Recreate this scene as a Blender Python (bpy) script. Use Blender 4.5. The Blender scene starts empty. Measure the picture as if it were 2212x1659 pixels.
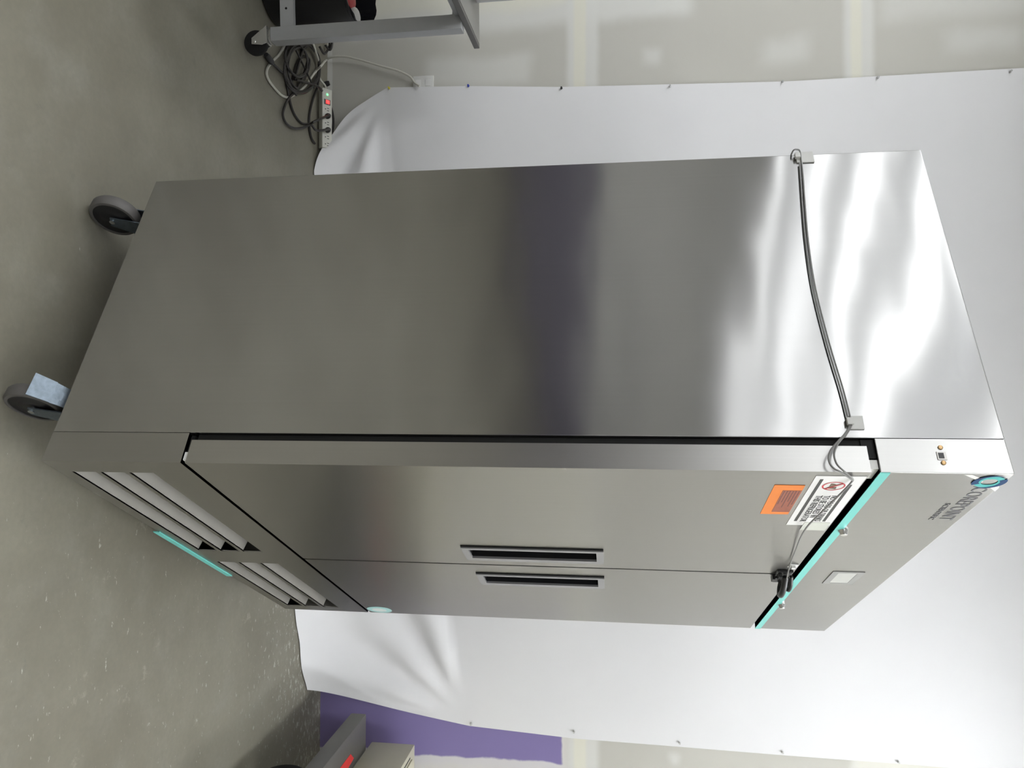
import bpy, bmesh, math, random
from mathutils import Vector, Matrix
random.seed(7)

# ------------------------------------------------------------------ camera
HB = 0.165                                  # underside of the refrigerator above the floor (caster height)
FPX = 1590.432                              # focal length in pixels of the 2212 x 1659 frame
AF = math.radians(62.2292)                  # refrigerator is turned this much against the back wall
YAW, PITCH, ROLL = math.radians(1.8645), math.radians(-7.6613), math.radians(-0.0827)
CAM = Vector((0, 0, 1.20899 + HB))
FO = Vector((0.1163, 1.4325, 0))            # front left corner of the refrigerator on the floor
WY = 3.40                                   # back wall
fwd = Vector((-math.sin(YAW)*math.cos(PITCH), math.cos(YAW)*math.cos(PITCH), math.sin(PITCH)))
rgt = Vector((math.cos(YAW), math.sin(YAW), 0)); upv = rgt.cross(fwd)
rgt, upv = math.cos(ROLL)*rgt + math.sin(ROLL)*upv, -math.sin(ROLL)*rgt + math.cos(ROLL)*upv
sc = bpy.context.scene
cd = bpy.data.cameras.new('camera'); cam = bpy.data.objects.new('camera', cd); sc.collection.objects.link(cam)
cd.sensor_fit = 'HORIZONTAL'; cd.sensor_width = 36; cd.lens = 36*FPX/2212; cd.clip_start = 0.05; cd.clip_end = 60
cx, cy, cz = upv, -rgt, -fwd                # the camera was held on its side: picture right is up
cam.matrix_world = Matrix(((cx.x, cy.x, cz.x, CAM.x), (cx.y, cy.y, cz.y, CAM.y), (cx.z, cy.z, cz.z, CAM.z), (0, 0, 0, 1)))
sc.camera = cam
# ------------------------------------------------------------------ world, exposure
w = bpy.data.worlds.new('world'); sc.world = w; w.use_nodes = True
w.node_tree.nodes['Background'].inputs[0].default_value = (0.8, 0.87, 1, 1)
w.node_tree.nodes['Background'].inputs[1].default_value = 0.05
sc.view_settings.view_transform = 'Standard'; sc.view_settings.look = 'None'
sc.view_settings.exposure = 1.14; sc.view_settings.gamma = 1.0; sc.view_settings.use_curve_mapping = False
sc.cycles.use_denoising = True
sc.cycles.max_bounces = 10; sc.cycles.diffuse_bounces = 5; sc.cycles.glossy_bounces = 5
sc.cycles.sample_clamp_indirect = 6
# unseen ceiling strip lights, some added as fill: (x, y, length, strength)
LAMPS = [(x_, y_, 2.4, 2.1) for x_ in (-7.4, -5.6, -4.3, -3.2) for y_ in (-4.5, -2.0, .5)] + [
         (-2.5, 1.7, 2.0, 6), (-1.6, -0.9, 2.4, 6.5), (-1.2, -4.2, 2.4, 3), (1.8, 1.5, 2.4, 9), (1.8, -2.2, 2.4, 6), (3.5, 0.4, 2.4, 11)]  # left-hand lamps here added to brighten the left wall and floor
CEIL = 3.6

# ------------------------------------------------------------------ pixel helpers
def ray(x, y): return fwd + rgt*((y-829.5)/FPX) - upv*(((2212-x)-1106)/FPX)
def onz(x, y, z=0.0):
    d = ray(x, y); return CAM + d*((z-CAM.z)/d.z)
def aty(x, y, Y=WY):
    d = ray(x, y); return CAM + d*((Y-CAM.y)/d.y)
RF = Matrix.Rotation(-AF, 3, 'Z')
def front(x, y, Y=0.0):
    c = RF@(CAM-FO); d = RF@ray(x, y); return c + d*((Y-c.y)/d.y)
def side(x, y, X=0.0):
    c = RF@(CAM-FO); d = RF@ray(x, y); return c + d*((X-c.x)/d.x)

# ------------------------------------------------------------------ material helpers
class NT:
    def __init__(s, name):
        m = bpy.data.materials.new(name); m.use_nodes = True; s.m = m; s.t = m.node_tree
        s.b = s.t.nodes['Principled BSDF']
    def n(s, typ, **kw):
        o = s.t.nodes.new(typ)
        for k, v in kw.items(): setattr(o, k, v)
        return o
    def put(s, sock, v):
        if isinstance(v, bpy.types.NodeSocket): s.t.links.new(v, sock)
        elif isinstance(v, (tuple, list)) and sock.type == 'RGBA' and len(v) == 3: sock.default_value = (*v, 1)
        else: sock.default_value = v
    def math(s, op, a, b=None):
        o = s.n('ShaderNodeMath', operation=op); s.put(o.inputs[0], a)
        if b is not None: s.put(o.inputs[1], b)
        return o.outputs[0]
    def mix(s, f, a, b):
        o = s.n('ShaderNodeMix', data_type='RGBA'); s.put(o.inputs[0], f); s.put(o.inputs[6], a); s.put(o.inputs[7], b)
        return o.outputs[2]
    def step(s, v, lo, hi, a=0.0, b=1.0):
        o = s.n('ShaderNodeMapRange', interpolation_type='SMOOTHSTEP', clamp=True)
        s.put(o.inputs[0], v)
        for i, q in enumerate((lo, hi, a, b)): o.inputs[i+1].default_value = q
        return o.outputs[0]
    def noise(s, vec, scale, detail=4, rough=.55):
        o = s.n('ShaderNodeTexNoise'); s.put(o.inputs['Vector'], vec)
        o.inputs['Scale'].default_value = scale; o.inputs['Detail'].default_value = detail; o.inputs['Roughness'].default_value = rough
        return o.outputs[0]
    def scale(s, vec, v):
        o = s.n('ShaderNodeVectorMath', operation='MULTIPLY'); s.put(o.inputs[0], vec); o.inputs[1].default_value = v
        return o.outputs[0]
    def bump(s, h, strength, dist=.01, normal=None):
        o = s.n('ShaderNodeBump'); o.inputs['Strength'].default_value = strength; o.inputs['Distance'].default_value = dist
        s.put(o.inputs['Height'], h)
        if normal is not None: s.put(o.inputs['Normal'], normal)
        return o.outputs[0]
    def set(s, **kw):
        for k, v in kw.items(): s.put(s.b.inputs[k.replace('_', ' ')], v)
        return s.m
    def obj(s): return s.n('ShaderNodeTexCoord').outputs['Object']
    def pos(s): return s.n('ShaderNodeNewGeometry').outputs['Position']

MATS = {}
def plain(name, col, rough=.5, metal=0.0, var=.06, vscale=30, bump=0.0, emit=None, spec=.5):
    if name in MATS: return MATS[name]
    t = NT(name); v = t.obj(); nz = t.noise(v, vscale)
    dark = tuple(c*(1-var) for c in col); lite = tuple(min(1, c*(1+var)) for c in col)
    t.set(Base_Color=t.mix(nz, dark, lite), Roughness=rough, Metallic=metal)
    t.b.inputs['Specular IOR Level'].default_value = spec
    if bump: t.set(Normal=t.bump(nz, bump, .004))
    if emit:
        t.b.inputs['Emission Color'].default_value = (*emit[0], 1); t.b.inputs['Emission Strength'].default_value = emit[1]
    MATS[name] = t.m; return t.m

def steel(name, col, rough, aniso=.75, wave=.0, wscale=2.2, wdist=.02):
    t = NT(name); v = t.obj()
    streak = t.noise(t.scale(v, (160, 160, 1.3)), 1.0, 3, .6)          # vertical brush lines
    blot = t.noise(v, 1.6, 3)
    c = t.mix(t.math('MULTIPLY', t.math('ADD', streak, blot), .5), tuple(x*.93 for x in col), tuple(min(1, x*1.06) for x in col))
    g = t.n('ShaderNodeNewGeometry')
    cr = t.n('ShaderNodeVectorMath', operation='CROSS_PRODUCT'); cr.inputs[0].default_value = (0, 0, 1); t.put(cr.inputs[1], g.outputs['True Normal'])
    t.set(Base_Color=c, Metallic=1.0, Roughness=rough, Anisotropic=aniso, Tangent=cr.outputs[0])
    if wave:
        wv = t.noise(t.scale(v, (1, 1, 2.2)), wscale, 1.5, .4)
        t.set(Normal=t.bump(wv, wave, wdist))
    return t.m

# ------------------------------------------------------------------ mesh helpers
COL = sc.collection
def link(name, me, mat, parent=None):
    o = bpy.data.objects.new(name, me); COL.objects.link(o)
    if mat is not None and not me.materials: me.materials.append(mat)
    if parent is not None: o.parent = parent
    return o
def finish(name, bm, mat, parent=None, smooth=False, normals=True):
    if normals: bmesh.ops.recalc_face_normals(bm, faces=bm.faces)
    me = bpy.data.meshes.new(name); bm.to_mesh(me); bm.free()
    if smooth:
        for p in me.polygons: p.use_smooth = True
        try: me.set_sharp_from_angle(angle=math.radians(40))
        except Exception: pass
    return link(name, me, mat, parent)
def box(bm, x0, x1, y0, y1, z0, z1, bev=0.0, M=None):
    vs = [bm.verts.new((x, y, z)) for x in (x0, x1) for y in (y0, y1) for z in (z0, z1)]
    fs = [bm.faces.new([vs[i] for i in f]) for f in ((0,1,3,2),(4,6,7,5),(0,4,5,1),(2,3,7,6),(0,2,6,4),(1,5,7,3))]
    if bev:
        es = list({e for f in fs for e in f.edges})
        r = bmesh.ops.bevel(bm, geom=es, offset=bev, segments=2, affect='EDGES', profile=.6)
        vs = list({v for f in r['faces'] for v in f.verts} | {v for v in vs if v.is_valid})
    if M is not None: bmesh.ops.transform(bm, matrix=M, verts=[v for v in vs if v.is_valid])
    return vs
def boxobj(name, b, mat, parent=None, bev=0.0):
    bm = bmesh.new(); box(bm, *b, bev=bev); return finish(name, bm, mat, parent, smooth=bool(bev))
def prism(bm, pts, f0, f1):
    """pts: 2D list, f0/f1 map (a, b) to 3D for the two caps"""
    a = [bm.verts.new(f0(*p)) for p in pts]; b = [bm.verts.new(f1(*p)) for p in pts]
    bm.faces.new(a); bm.faces.new(list(reversed(b)))
    n = len(pts)
    for i in range(n): bm.faces.new((a[i], b[i], b[(i+1) % n], a[(i+1) % n]))
def lathe(bm, prof, M=Matrix(), n=20, ring=False):
    rings = []
    for r, z in prof:
        rings.append([bm.verts.new(M@Vector((r*math.cos(2*math.pi*i/n), r*math.sin(2*math.pi*i/n), z))) for i in range(n)] if r > 1e-6 else [bm.verts.new(M@Vector((0, 0, z)))])
    for A, B in zip(rings, rings[1:] + ([rings[0]] if ring else [])):
        for i in range(n):
            j = (i+1) % n
            q = [A[i % len(A)], A[j % len(A)], B[j % len(B)], B[i % len(B)]]
            q = list(dict.fromkeys(q))
            if len(q) > 2: bm.faces.new(q)
    for R in (() if ring else (rings[0], rings[-1])):
        if len(R) > 2: bm.faces.new(R)
def smoothpath(pts, k=6):
    P = [Vector(p) for p in pts]; out = []
    for i in range(len(P)-1):
        a, b, c, d = P[max(i-1, 0)], P[i], P[i+1], P[min(i+2, len(P)-1)]
        for j in range(k):
            t = j/k
            out.append(.5*((2*b) + (c-a)*t + (2*a-5*b+4*c-d)*t*t + (-a+3*b-3*c+d)*t**3))
    out.append(P[-1]); return out
def tube(bm, pts, r, n=8, k=6, smooth=True):
    P = smoothpath(pts, k) if smooth else [Vector(p) for p in pts]
    t0 = (P[1]-P[0]).normalized(); nrm = t0.orthogonal().normalized(); rings = []
    for i, p in enumerate(P):
        t = (P[min(i+1, len(P)-1)]-P[max(i-1, 0)]).normalized()
        nrm = (nrm - t*nrm.dot(t)).normalized(); bi = t.cross(nrm)
        rr = r(i/(len(P)-1)) if callable(r) else r
        rings.append([bm.verts.new(p + rr*(math.cos(2*math.pi*q/n)*nrm + math.sin(2*math.pi*q/n)*bi)) for q in range(n)])
    for A, B in zip(rings, rings[1:]):
        for i in range(n): bm.faces.new((A[i], A[(i+1) % n], B[(i+1) % n], B[i]))
    bm.faces.new(rings[0]); bm.faces.new(rings[-1])
def tubeobj(name, pts, r, mat, parent=None, n=8, k=6):
    bm = bmesh.new(); tube(bm, pts, r, n, k); return finish(name, bm, mat, parent, smooth=True)
def holed(bm, x0, x1, z0, z1, y0, y1, holes, back=True):
    """upright plate between y0 (front) and y1 with rectangular through holes, in the XZ plane"""
    xs = sorted({x0, x1} | {h[0] for h in holes} | {h[1] for h in holes}); zs = sorted({z0, z1} | {h[2] for h in holes} | {h[3] for h in holes})
    V = {}
    def v(i, j, y):
        if (i, j, y) not in V: V[(i, j, y)] = bm.verts.new((xs[i], y, zs[j]))
        return V[(i, j, y)]
    def solid(i, j):
        if not (0 <= i < len(xs)-1 and 0 <= j < len(zs)-1): return False
        mx, mz = (xs[i]+xs[i+1])/2, (zs[j]+zs[j+1])/2
        return not any(h[0] < mx < h[1] and h[2] < mz < h[3] for h in holes)
    for i in range(len(xs)-1):
        for j in range(len(zs)-1):
            if not solid(i, j): continue
            bm.faces.new((v(i,j,y0), v(i+1,j,y0), v(i+1,j+1,y0), v(i,j+1,y0)))
            bm.faces.new((v(i,j,y1), v(i,j+1,y1), v(i+1,j+1,y1), v(i+1,j,y1)))
            for (di, dj, a, b) in ((-1,0,(i,j),(i,j+1)), (1,0,(i+1,j),(i+1,j+1)), (0,-1,(i,j),(i+1,j)), (0,1,(i,j+1),(i+1,j+1))):
                if not solid(i+di, j+dj): bm.faces.new((v(*a,y0), v(*b,y0), v(*b,y1), v(*a,y1)))
def tag(o, label=None, cat=None, group=None, kind=None):
    if label: o['label'] = label
    if cat: o['category'] = cat
    if group: o['group'] = group
    if kind: o['kind'] = kind
    return o
def thing(name, loc, label, cat, rz=0.0, group=None):
    o = bpy.data.objects.new(name, None); o.empty_display_size = .1; COL.objects.link(o)
    o.location = loc; o.rotation_euler = (0, 0, rz); return tag(o, label, cat, group)
def text_mesh(body, X0, X1, Z0, Z1, Y, parent, mat, name, bold=.0):
    cu = bpy.data.curves.new('lettering', 'FONT'); cu.body = body; cu.size = 1; cu.extrude = .001; cu.offset = bold; cu.resolution_u = 3
    to = bpy.data.objects.new('tmp', cu); COL.objects.link(to)
    bpy.context.view_layer.update()
    me = bpy.data.meshes.new_from_object(to.evaluated_get(bpy.context.evaluated_depsgraph_get()))
    bpy.data.objects.remove(to); bpy.data.curves.remove(cu)
    xs = [v.co.x for v in me.vertices]; ys = [v.co.y for v in me.vertices]
    a, b, c, d = min(xs), max(xs), min(ys), max(ys)
    for v in me.vertices:
        p = v.co.copy()
        v.co = (X0+(p.x-a)/(b-a)*(X1-X0), Y - p.z*.3, Z0+(p.y-c)/(d-c)*(Z1-Z0))
    me.materials.clear()
    return link(name, me, mat, parent)

# ------------------------------------------------------------------ the setting
def floor_mat():
    t = NT('concrete'); p = t.pos()
    big = t.noise(p, .9, 5, .6); mid = t.noise(p, 5, 6, .65); fine = t.noise(p, 60, 4, .6)
    c = t.mix(t.step(big, .35, .65), (.172, .160, .122), (.24, .226, .18))
    c = t.mix(t.math('MULTIPLY', t.step(mid, .45, .75), .45), c, (.27, .262, .225))
    c = t.mix(t.math('MULTIPLY', t.step(fine, .3, .7), .12), c, (.10, .095, .08))
    sx = t.n('ShaderNodeSeparateXYZ'); t.put(sx.inputs[0], p)
    right_ = t.step(sx.outputs[0], -.35, .35)
    # pale scuffs and paint flecks, thicker on the swept strip along the wall
    sv = t.scale(p, (1.0, 2.2, 1)); sp = t.noise(sv, 26, 5, .72)
    near = t.step(sx.outputs[1], 2.5, 3.35)
    dens = t.math('ADD', t.math('MULTIPLY', near, .085), t.math('MULTIPLY', t.noise(p, 2.3, 3), .12))
    fl = t.step(t.math('ADD', sp, t.math('MULTIPLY', dens, right_)), .69, .75)
    bl_ = t.math('MULTIPLY', t.step(t.noise(p, 7, 6, .75), .60, .72), t.math('MULTIPLY', right_, .45))
    c = t.mix(bl_, c, (.40, .385, .32))
    c = t.mix(t.math('MULTIPLY', fl, .75), c, (.50, .49, .43))
    dk = t.noise(p, 9, 5, .7)
    c = t.mix(t.math('MULTIPLY', t.step(dk, .62, .75), .3), c, (.115, .11, .092))
    t.set(Base_Color=c, Roughness=t.step(mid, .2, .8, .42, .62), Normal=t.bump(t.math('ADD', mid, t.math('MULTIPLY', fine, .25)), .12, .01))
    t.b.inputs['Specular IOR Level'].default_value = .4
    return t.m
def wall_mat():
    t = NT('drywall'); p = t.pos()
    nz = t.n('ShaderNodeTexNoise'); t.put(nz.inputs['Vector'], p); nz.inputs['Scale'].default_value = 4.0; nz.inputs['Detail'].default_value = 5
    sub = t.n('ShaderNodeVectorMath', operation='SUBTRACT'); t.put(sub.inputs[0], nz.outputs['Color']); sub.inputs[1].default_value = (.5, .5, .5)
    def warped(a):
        m = t.n('ShaderNodeVectorMath', operation='MULTIPLY_ADD'); t.put(m.inputs[0], sub.outputs[0]); m.inputs[1].default_value = (a, a, a); t.put(m.inputs[2], p)
        s = t.n('ShaderNodeSeparateXYZ'); t.put(s.inputs[0], m.outputs[0]); return s.outputs[0], s.outputs[2]
    W0, W1, W2 = warped(.02), warped(.09), warped(.16)
    def rect(c, col, x0, x1, z0, z1, e=.02, amt=1.0, W=W0):
        X, Z = W
        m = t.math('MULTIPLY', t.step(X, x0-e, x0+e), t.step(X, x1-e, x1+e, 1, 0))
        m = t.math('MULTIPLY', m, t.math('MULTIPLY', t.step(Z, z0-e, z0+e), t.step(Z, z1-e, z1+e, 1, 0)))
        return t.mix(t.math('MULTIPLY', m, amt), c, col)
    g1, pale, cream = (.54, .53, .485), (.70, .70, .67), (.74, .725, .62)
    c = t.mix(t.noise(p, 1.4, 4), tuple(x*.93 for x in g1), tuple(x*1.06 for x in g1))
    def R(c, col, xa, xb, ya, yb, **k):
        a, b = aty(xa, ya), aty(xb, yb); return rect(c, col, min(a.x, b.x), max(a.x, b.x), min(a.z, b.z), max(a.z, b.z), **k)
    zs = lambda x: aty(x, 300).z
    # upright joint beside the backdrop, left
    c = rect(c, pale, -2.6, -1.80, .1, zs(1500), e=.05, amt=.85, W=W1)
    c = rect(c, cream, -2.6, -1.90, .2, zs(1290), e=.04, amt=.7, W=W1)
    c = rect(c, pale, -2.6, -1.72, zs(1900), 4.2, e=.05, amt=.5, W=W1)
    # two level joints
    for a, b in ((1226, 1292), (1826, 1890)):
        c = rect(c, pale, -9.5, 4, zs(a), zs(b), e=.02, amt=.8, W=W0)
        c = rect(c, cream, -9.5, 4, zs(a+14), zs(b-26), e=.012, amt=.8, W=W0)
    # filled screw heads and skim patches
    c = R(c, pale, 920, 1150, 128, 175, e=.04, amt=.6, W=W1)
    c = R(c, pale, 1390, 1430, 112, 142, e=.03, amt=.55, W=W1)
    c = R(c, pale, 1650, 1745, 85, 135, e=.05, amt=.55, W=W1)
    c = R(c, pale, 2050, 2212, 62, 105, e=.05, amt=.5, W=W1)
    c = R(c, pale, 1448, 1470, 1630, 1659, e=.02, amt=.6, W=W1)
    # pale strip left bare at the foot
    c = rect(c, pale, -3.4, -1.2, -.1, .026, e=.003, amt=.9, W=W0)
    # right: purple test coat low down, raw filler beside and above it
    c = rect(c, (.70, .69, .60), 1.45, 4, -.1, zs(1226), e=.03, W=W1)
    c = rect(c, (.60, .575, .66), 1.3, 1.68, -.1, zs(1222), e=.05, amt=.6, W=W2)
    c = rect(c, (.235, .195, .40), .2, 1.615, -.1, zs(1215), e=.006, W=W1)
    c = rect(c, (.71, .70, .64), 1.3, 4, zs(1830), 4.2, e=.05, W=W1)
    t.set(Base_Color=c, Roughness=.75, Normal=t.bump(t.noise(p, 120, 3), .05, .004))
    t.b.inputs['Specular IOR Level'].default_value = .25
    return t.m
def far_wall_mat():
    t = NT('two_tone_wall'); p = t.pos(); s = t.n('ShaderNodeSeparateXYZ'); t.put(s.inputs[0], p)
    z = t.math('ADD', s.outputs[2], t.math('MULTIPLY', t.noise(p, 3, 4), .05))
    c = t.mix(t.noise(p, 1.1, 4), (.66, .65, .62), (.74, .73, .70))
    c = t.mix(t.step(z, 1.18, 1.22, 1, 0), c, (.21, .195, .245))
    return t.set(Base_Color=c, Roughness=.8)

def struct(name, b, mat):
    o = boxobj(name, b, mat); tag(o, kind='structure'); return o
XL, XR, YF = -9.5, 4.4, -6.0
M_WALL2 = far_wall_mat()
struct('floor', (XL, XR, YF, WY, -.1, 0), floor_mat())
struct('wall_back', (XL, XR, WY, WY+.12, -.1, CEIL), wall_mat())
struct('wall_left', (XL-.12, XL, YF, WY, -.1, CEIL), M_WALL2)
struct('wall_right', (XR, XR+.12, YF, WY, -.1, CEIL), plain('painted_wall', (.62, .60, .54), .8))
struct('wall_front', (XL, XR, YF-.12, YF, -.1, CEIL), M_WALL2)
struct('ceiling', (XL, XR, YF, WY, CEIL, CEIL+.1), plain('ceiling_paint', (.84, .85, .86), .9))
LIGHT_W = plain('lamp_housing', (.8, .8, .8), .4)
lamp_proto = {}
for (lx, ly, ln, st) in LAMPS:
    mt = plain('lamp_diffuser_%g' % st, (.9, .9, .9), .5, emit=((.96, .98, 1.0), st))
    r = thing('unseen_ceiling_light', (lx, ly, CEIL), 'unseen long white strip light hung on rods below the white ceiling', 'light', group='unseen ceiling strip lights')
    bm = bmesh.new(); box(bm, -.035, .035, -ln/2, ln/2, -.345, -.30); finish('housing', bm, LIGHT_W, r)
    bm = bmesh.new(); box(bm, -.13, .13, -ln/2+.02, ln/2-.02, -.40, -.345, bev=.015); finish('diffuser', bm, mt, r)
    for q in (-1, 1):
        bm = bmesh.new(); box(bm, -.004, .004, q*(ln/2-.2)-.004, q*(ln/2-.2)+.004, -.30, 0); finish('hanging_rod', bm, LIGHT_W, r)

# ------------------------------------------------------------------ refrigerator
W_, D_, D1, TOP = 1.371, .8145, .0695, HB+1.926
H1, H2 = HB+.3194, HB+1.6987
ST_SIDE = steel('brushed_steel_side', (.435, .433, .43), 0.15, .6, wave=.11, wscale=1.7, wdist=.05)
ST_FRONT = steel('brushed_steel_front', (.47, .465, .455), .30, .6)
ST_FRAME = steel('brushed_steel_frame', (.41, .406, .396), .28, .6)
BLACK = plain('black_rubber', (.012, .012, .012), .6, spec=.2)
BLACKP = plain('black_plastic', (.014, .014, .016), .35)
CAVITY = plain('dark_cavity', (.02, .02, .02), .8)
ZINC = plain('zinc_plate', (.17, .205, .24), .42, .9, var=.4, vscale=70, bump=.3)
FILM = plain('turquoise_film', (.16, .60, .55), .35)
WHITEP = plain('white_plastic', (.72, .72, .70), .4)
fr = thing('refrigerator', FO, 'tall two-door brushed stainless steel refrigerator standing on casters', 'refrigerator', AF)
# body: shell with the side sheet, an inner front wall set back behind the doors
bm = bmesh.new(); box(bm, 0, W_, D1, D_, HB, TOP, bev=.0015); body = finish('body', bm, ST_SIDE, fr)
SLAT = plain('satin_steel', (.30, .29, .265), .5, .25)
# lower front frame with louvres
lx0, lx1, rx0, rx1 = .058, .636, .750, 1.312
lz0, lz1 = .197, .402
pit = (lz1-lz0)/3
op = [(a, b, lz0+i*pit, lz0+i*pit+pit*.84) for i in range(3) for a, b in ((lx0, lx1), (rx0, rx1))]
bm = bmesh.new(); holed(bm, 0, W_, HB, H1, 0, .003, op)
box(bm, 0, .003, .003, D1-.001, HB, H1); box(bm, W_-.003, W_, .003, D1-.001, HB, H1)
box(bm, .003, W_-.003, .003, D1-.001, H1-.003, H1); box(bm, .003, W_-.003, .003, D1-.001, HB, HB+.003)
lower = finish('grille_panel', bm, ST_FRAME, fr)
bm = bmesh.new(); box(bm, .004, W_-.004, D1-.004, D1-.0005, HB+.004, H1-.004); finish('grille_back', bm, CAVITY, fr)
for (a, b, z0, z1) in op:
    bm = bmesh.new()
    vs0 = [(.0035, z0-.002), (.0300, z0+.0055), (.0300, z0+.030), (.0288, z0+.030), (.0288, z0+.0068), (.0035, z0)]
    prism(bm, [(y, z) for y, z in vs0], lambda y, z, a=a: (a-.004, y, z), lambda y, z, b=b: (b-.004, y, z))
    finish('louver_slat', bm, SLAT, lower)
# upper front panel
bm = bmesh.new(); box(bm, 0, W_, 0, D1-.001, H2, TOP, bev=.0015); upper = finish('control_panel', bm, ST_FRAME, fr)
bm = bmesh.new(); box(bm, 0, W_, -.0015, -.0001, H2-.001, H2+.017); finish('protective_film', bm, FILM, upper)
fa, fb = front(335, 1147), front(500, 1243)
bm = bmesh.new(); box(bm, fa.x, fb.x, -.003, -.0005, HB-.012, HB+.006); finish('protective_film', bm, FILM, fr)
# doors
DZ0, DZ1, SPL = .494, 1.848, .691
hand = [(.523, .632, .985, 1.354), (.777, .890, .985, 1.354)]
HMET = plain('handle_metal', (.36, .36, .375), .4, .5)
for i, (x0, x1) in enumerate(((.001, SPL-.0045), (SPL+.0045, W_-.001))):
    hx0, hx1, hz0, hz1 = hand[i]
    ho = (hx0+.012, hx1-.02, hz0+.014, hz1-.014)
    bm = bmesh.new(); holed(bm, x0, x1, DZ0, DZ1, 0, .053, [ho]); d = finish('door', bm, ST_FRONT, fr)
    bm = bmesh.new(); holed(bm, hx0, hx1, hz0, hz1, -.006, 0, [(hx0+.014, hx1-.022, hz0+.018, hz1-.018)])
    h = finish('handle', bm, HMET, d)
    bm = bmesh.new()                                            # cup behind the bezel
    a, b, c_, e_ = ho; t_ = .0015
    box(bm, a, b, .036, .0375, c_, e_)
    box(bm, a, a+t_, .0, .036, c_, e_); box(bm, b-t_, b, .0, .036, c_, e_); box(bm, a, b, .0, .036, c_, c_+t_); box(bm, a, b, .0, .036, e_-t_, e_)
    finish('handle_cup', bm, BLACKP, d)
    bm = bmesh.new(); box(bm, hx0-.006, hx0+.0, -.003, -.0002, hz0, hz1); finish('handle_shade_strip', bm, BLACK, d)  # black strip standing in for the shaded groove beside the handle
    bm = bmesh.new(); box(bm, x0+.008, x1-.008, .053, D1-.0005, DZ0+.008, DZ1-.008); finish('gasket', bm, BLACK, d)
for z in (DZ0-.0085, DZ1+.001):
    bm = bmesh.new(); box(bm, .004, .05, .008, .026, z, z+.008 if z < 1 else z+.014); finish('hinge', bm, WHITEP, fr)
bm = bmesh.new(); box(bm, .012, W_-.012, .02, D1-.001, H1, DZ0-.001); finish('gap_seal', bm, BLACK, fr)
bm = bmesh.new(); box(bm, .006, W_-.006, .03, D1-.001, DZ1-.008, H2); finish('gap_seal', bm, BLACK, fr)
# data port on the end of the control panel
u = side(2034, 985)
bm = bmesh.new(); box(bm, -.0015, 0, u.y-.008, u.y+.008, u.z-.008, u.z+.008); prt = finish('data_port', bm, plain('port_shell', (.35, .34, .32), .3, .9), upper)
bm = bmesh.new(); box(bm, -.0022, -.0014, u.y-.0055, u.y+.0055, u.z-.0055, u.z+.0035); finish('port_slot', bm, BLACKP, upper)
for q in ((2031, 967), (2038, 1000)):
    s_ = side(*q); bm = bmesh.new(); lathe(bm, [(.0045, 0), (.0045, .0015), (.003, .002), (0, .002)], Matrix.Translation((0, s_.y, s_.z)) @ Matrix.Rotation(-math.pi/2, 4, 'Y'), 14)
    finish('screw', bm, plain('brass', (.42, .28, .14), .35, .9), upper)
# display, lock cylinders
a, b = Vector((.648, 0, 1.941)), Vector((.766, 0, 2.019))
bm = bmesh.new(); holed(bm, a.x, b.x, a.z, b.z, -.002, 0, [(a.x+.012, b.x-.012, a.z+.016, b.z-.016)]); dsp = finish('display_bezel', bm, plain('bezel_grey', (.30, .30, .29), .5), upper)
bm = bmesh.new(); box(bm, a.x+.012, b.x-.012, -.0015, -.0002, a.z+.016, b.z-.016); finish('display_screen', bm, plain('screen', (.48, .49, .46), .35), upper)
CHROME = plain('chrome', (.75, .75, .75), .12, 1.0)
for q in ((1822, 1150), (1689, 1310)):
    s_ = front(*q, Y=-.006); bm = bmesh.new()
    lathe(bm, [(.0105, -.002), (.0105, .003), (.0085, .006), (.008, .0105), (.007, .0115), (0, .0115)], Matrix.Translation((s_.x, -.001, s_.z)) @ Matrix.Rotation(math.pi/2, 4, 'X'), 20)
    finish('lock_cylinder', bm, CHROME, upper, smooth=True)
# round turquoise sticker low on the right door
bm = bmesh.new(); lathe(bm, [(.045, 0), (.045, .001), (0, .001)], Matrix.Translation((1.318, -.0002, .543)) @ Matrix.Rotation(math.pi/2, 4, 'X'), 32)
stk = finish('round_sticker', bm, plain('pale_turquoise', (.42, .70, .70), .5), fr)
bm = bmesh.new(); lathe(bm, [(.026, 0), (.026, .0004), (0, .0004)], Matrix.Translation((1.318, -.0013, .543)) @ Matrix.Rotation(math.pi/2, 4, 'X'), 24)
finish('sticker_print', bm, plain('sticker_white', (.68, .76, .76), .5), stk)
# white warning sign
SIGN = plain('sign_white', (.80, .80, .79), .35); INK = plain('ink', (.05, .05, .05), .5); RED = plain('red_ink', (.55, .04, .05), .5)
sx0, sx1, sz0, sz1 = .019, .296, 1.755, 1.8455
bm = bmesh.new(); box(bm, sx0, sx1, -.0012, -.0001, sz0, sz1); sign = tag(finish('warning_sign', bm, SIGN, fr), 'white warning sign with black lettering and red prohibition circle')
def fz(q): p = front(*q); return p
ba0, ba1 = fz((1775, 1034)), fz((1718, 1124)); bb0, bb1 = fz((1837, 1046)), fz((1779, 1125))
for (p, q, s_) in ((ba0, ba1, 1), (bb0, bb1, 1)):
    bm = bmesh.new(); z = (p.z+q.z)/2; box(bm, p.x, q.x, -.0016, -.0012, z-.003, z+.003); finish('border_bar', bm, INK, sign)
cc = fz((1801, 1047)); tz = [ (1802, 1071, 1767, 1119), (1785, 1071, 1754, 1113), (1768, 1071, 1733, 1120) ]
zl = [front(*t[:2]).z for t in tz]; x0s = front(1785, 1071).x
bandt, bandb = (bb0.z+bb1.z)/2-.007, (ba0.z+ba1.z)/2+.007
lh = (bandt-bandb)/3
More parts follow.
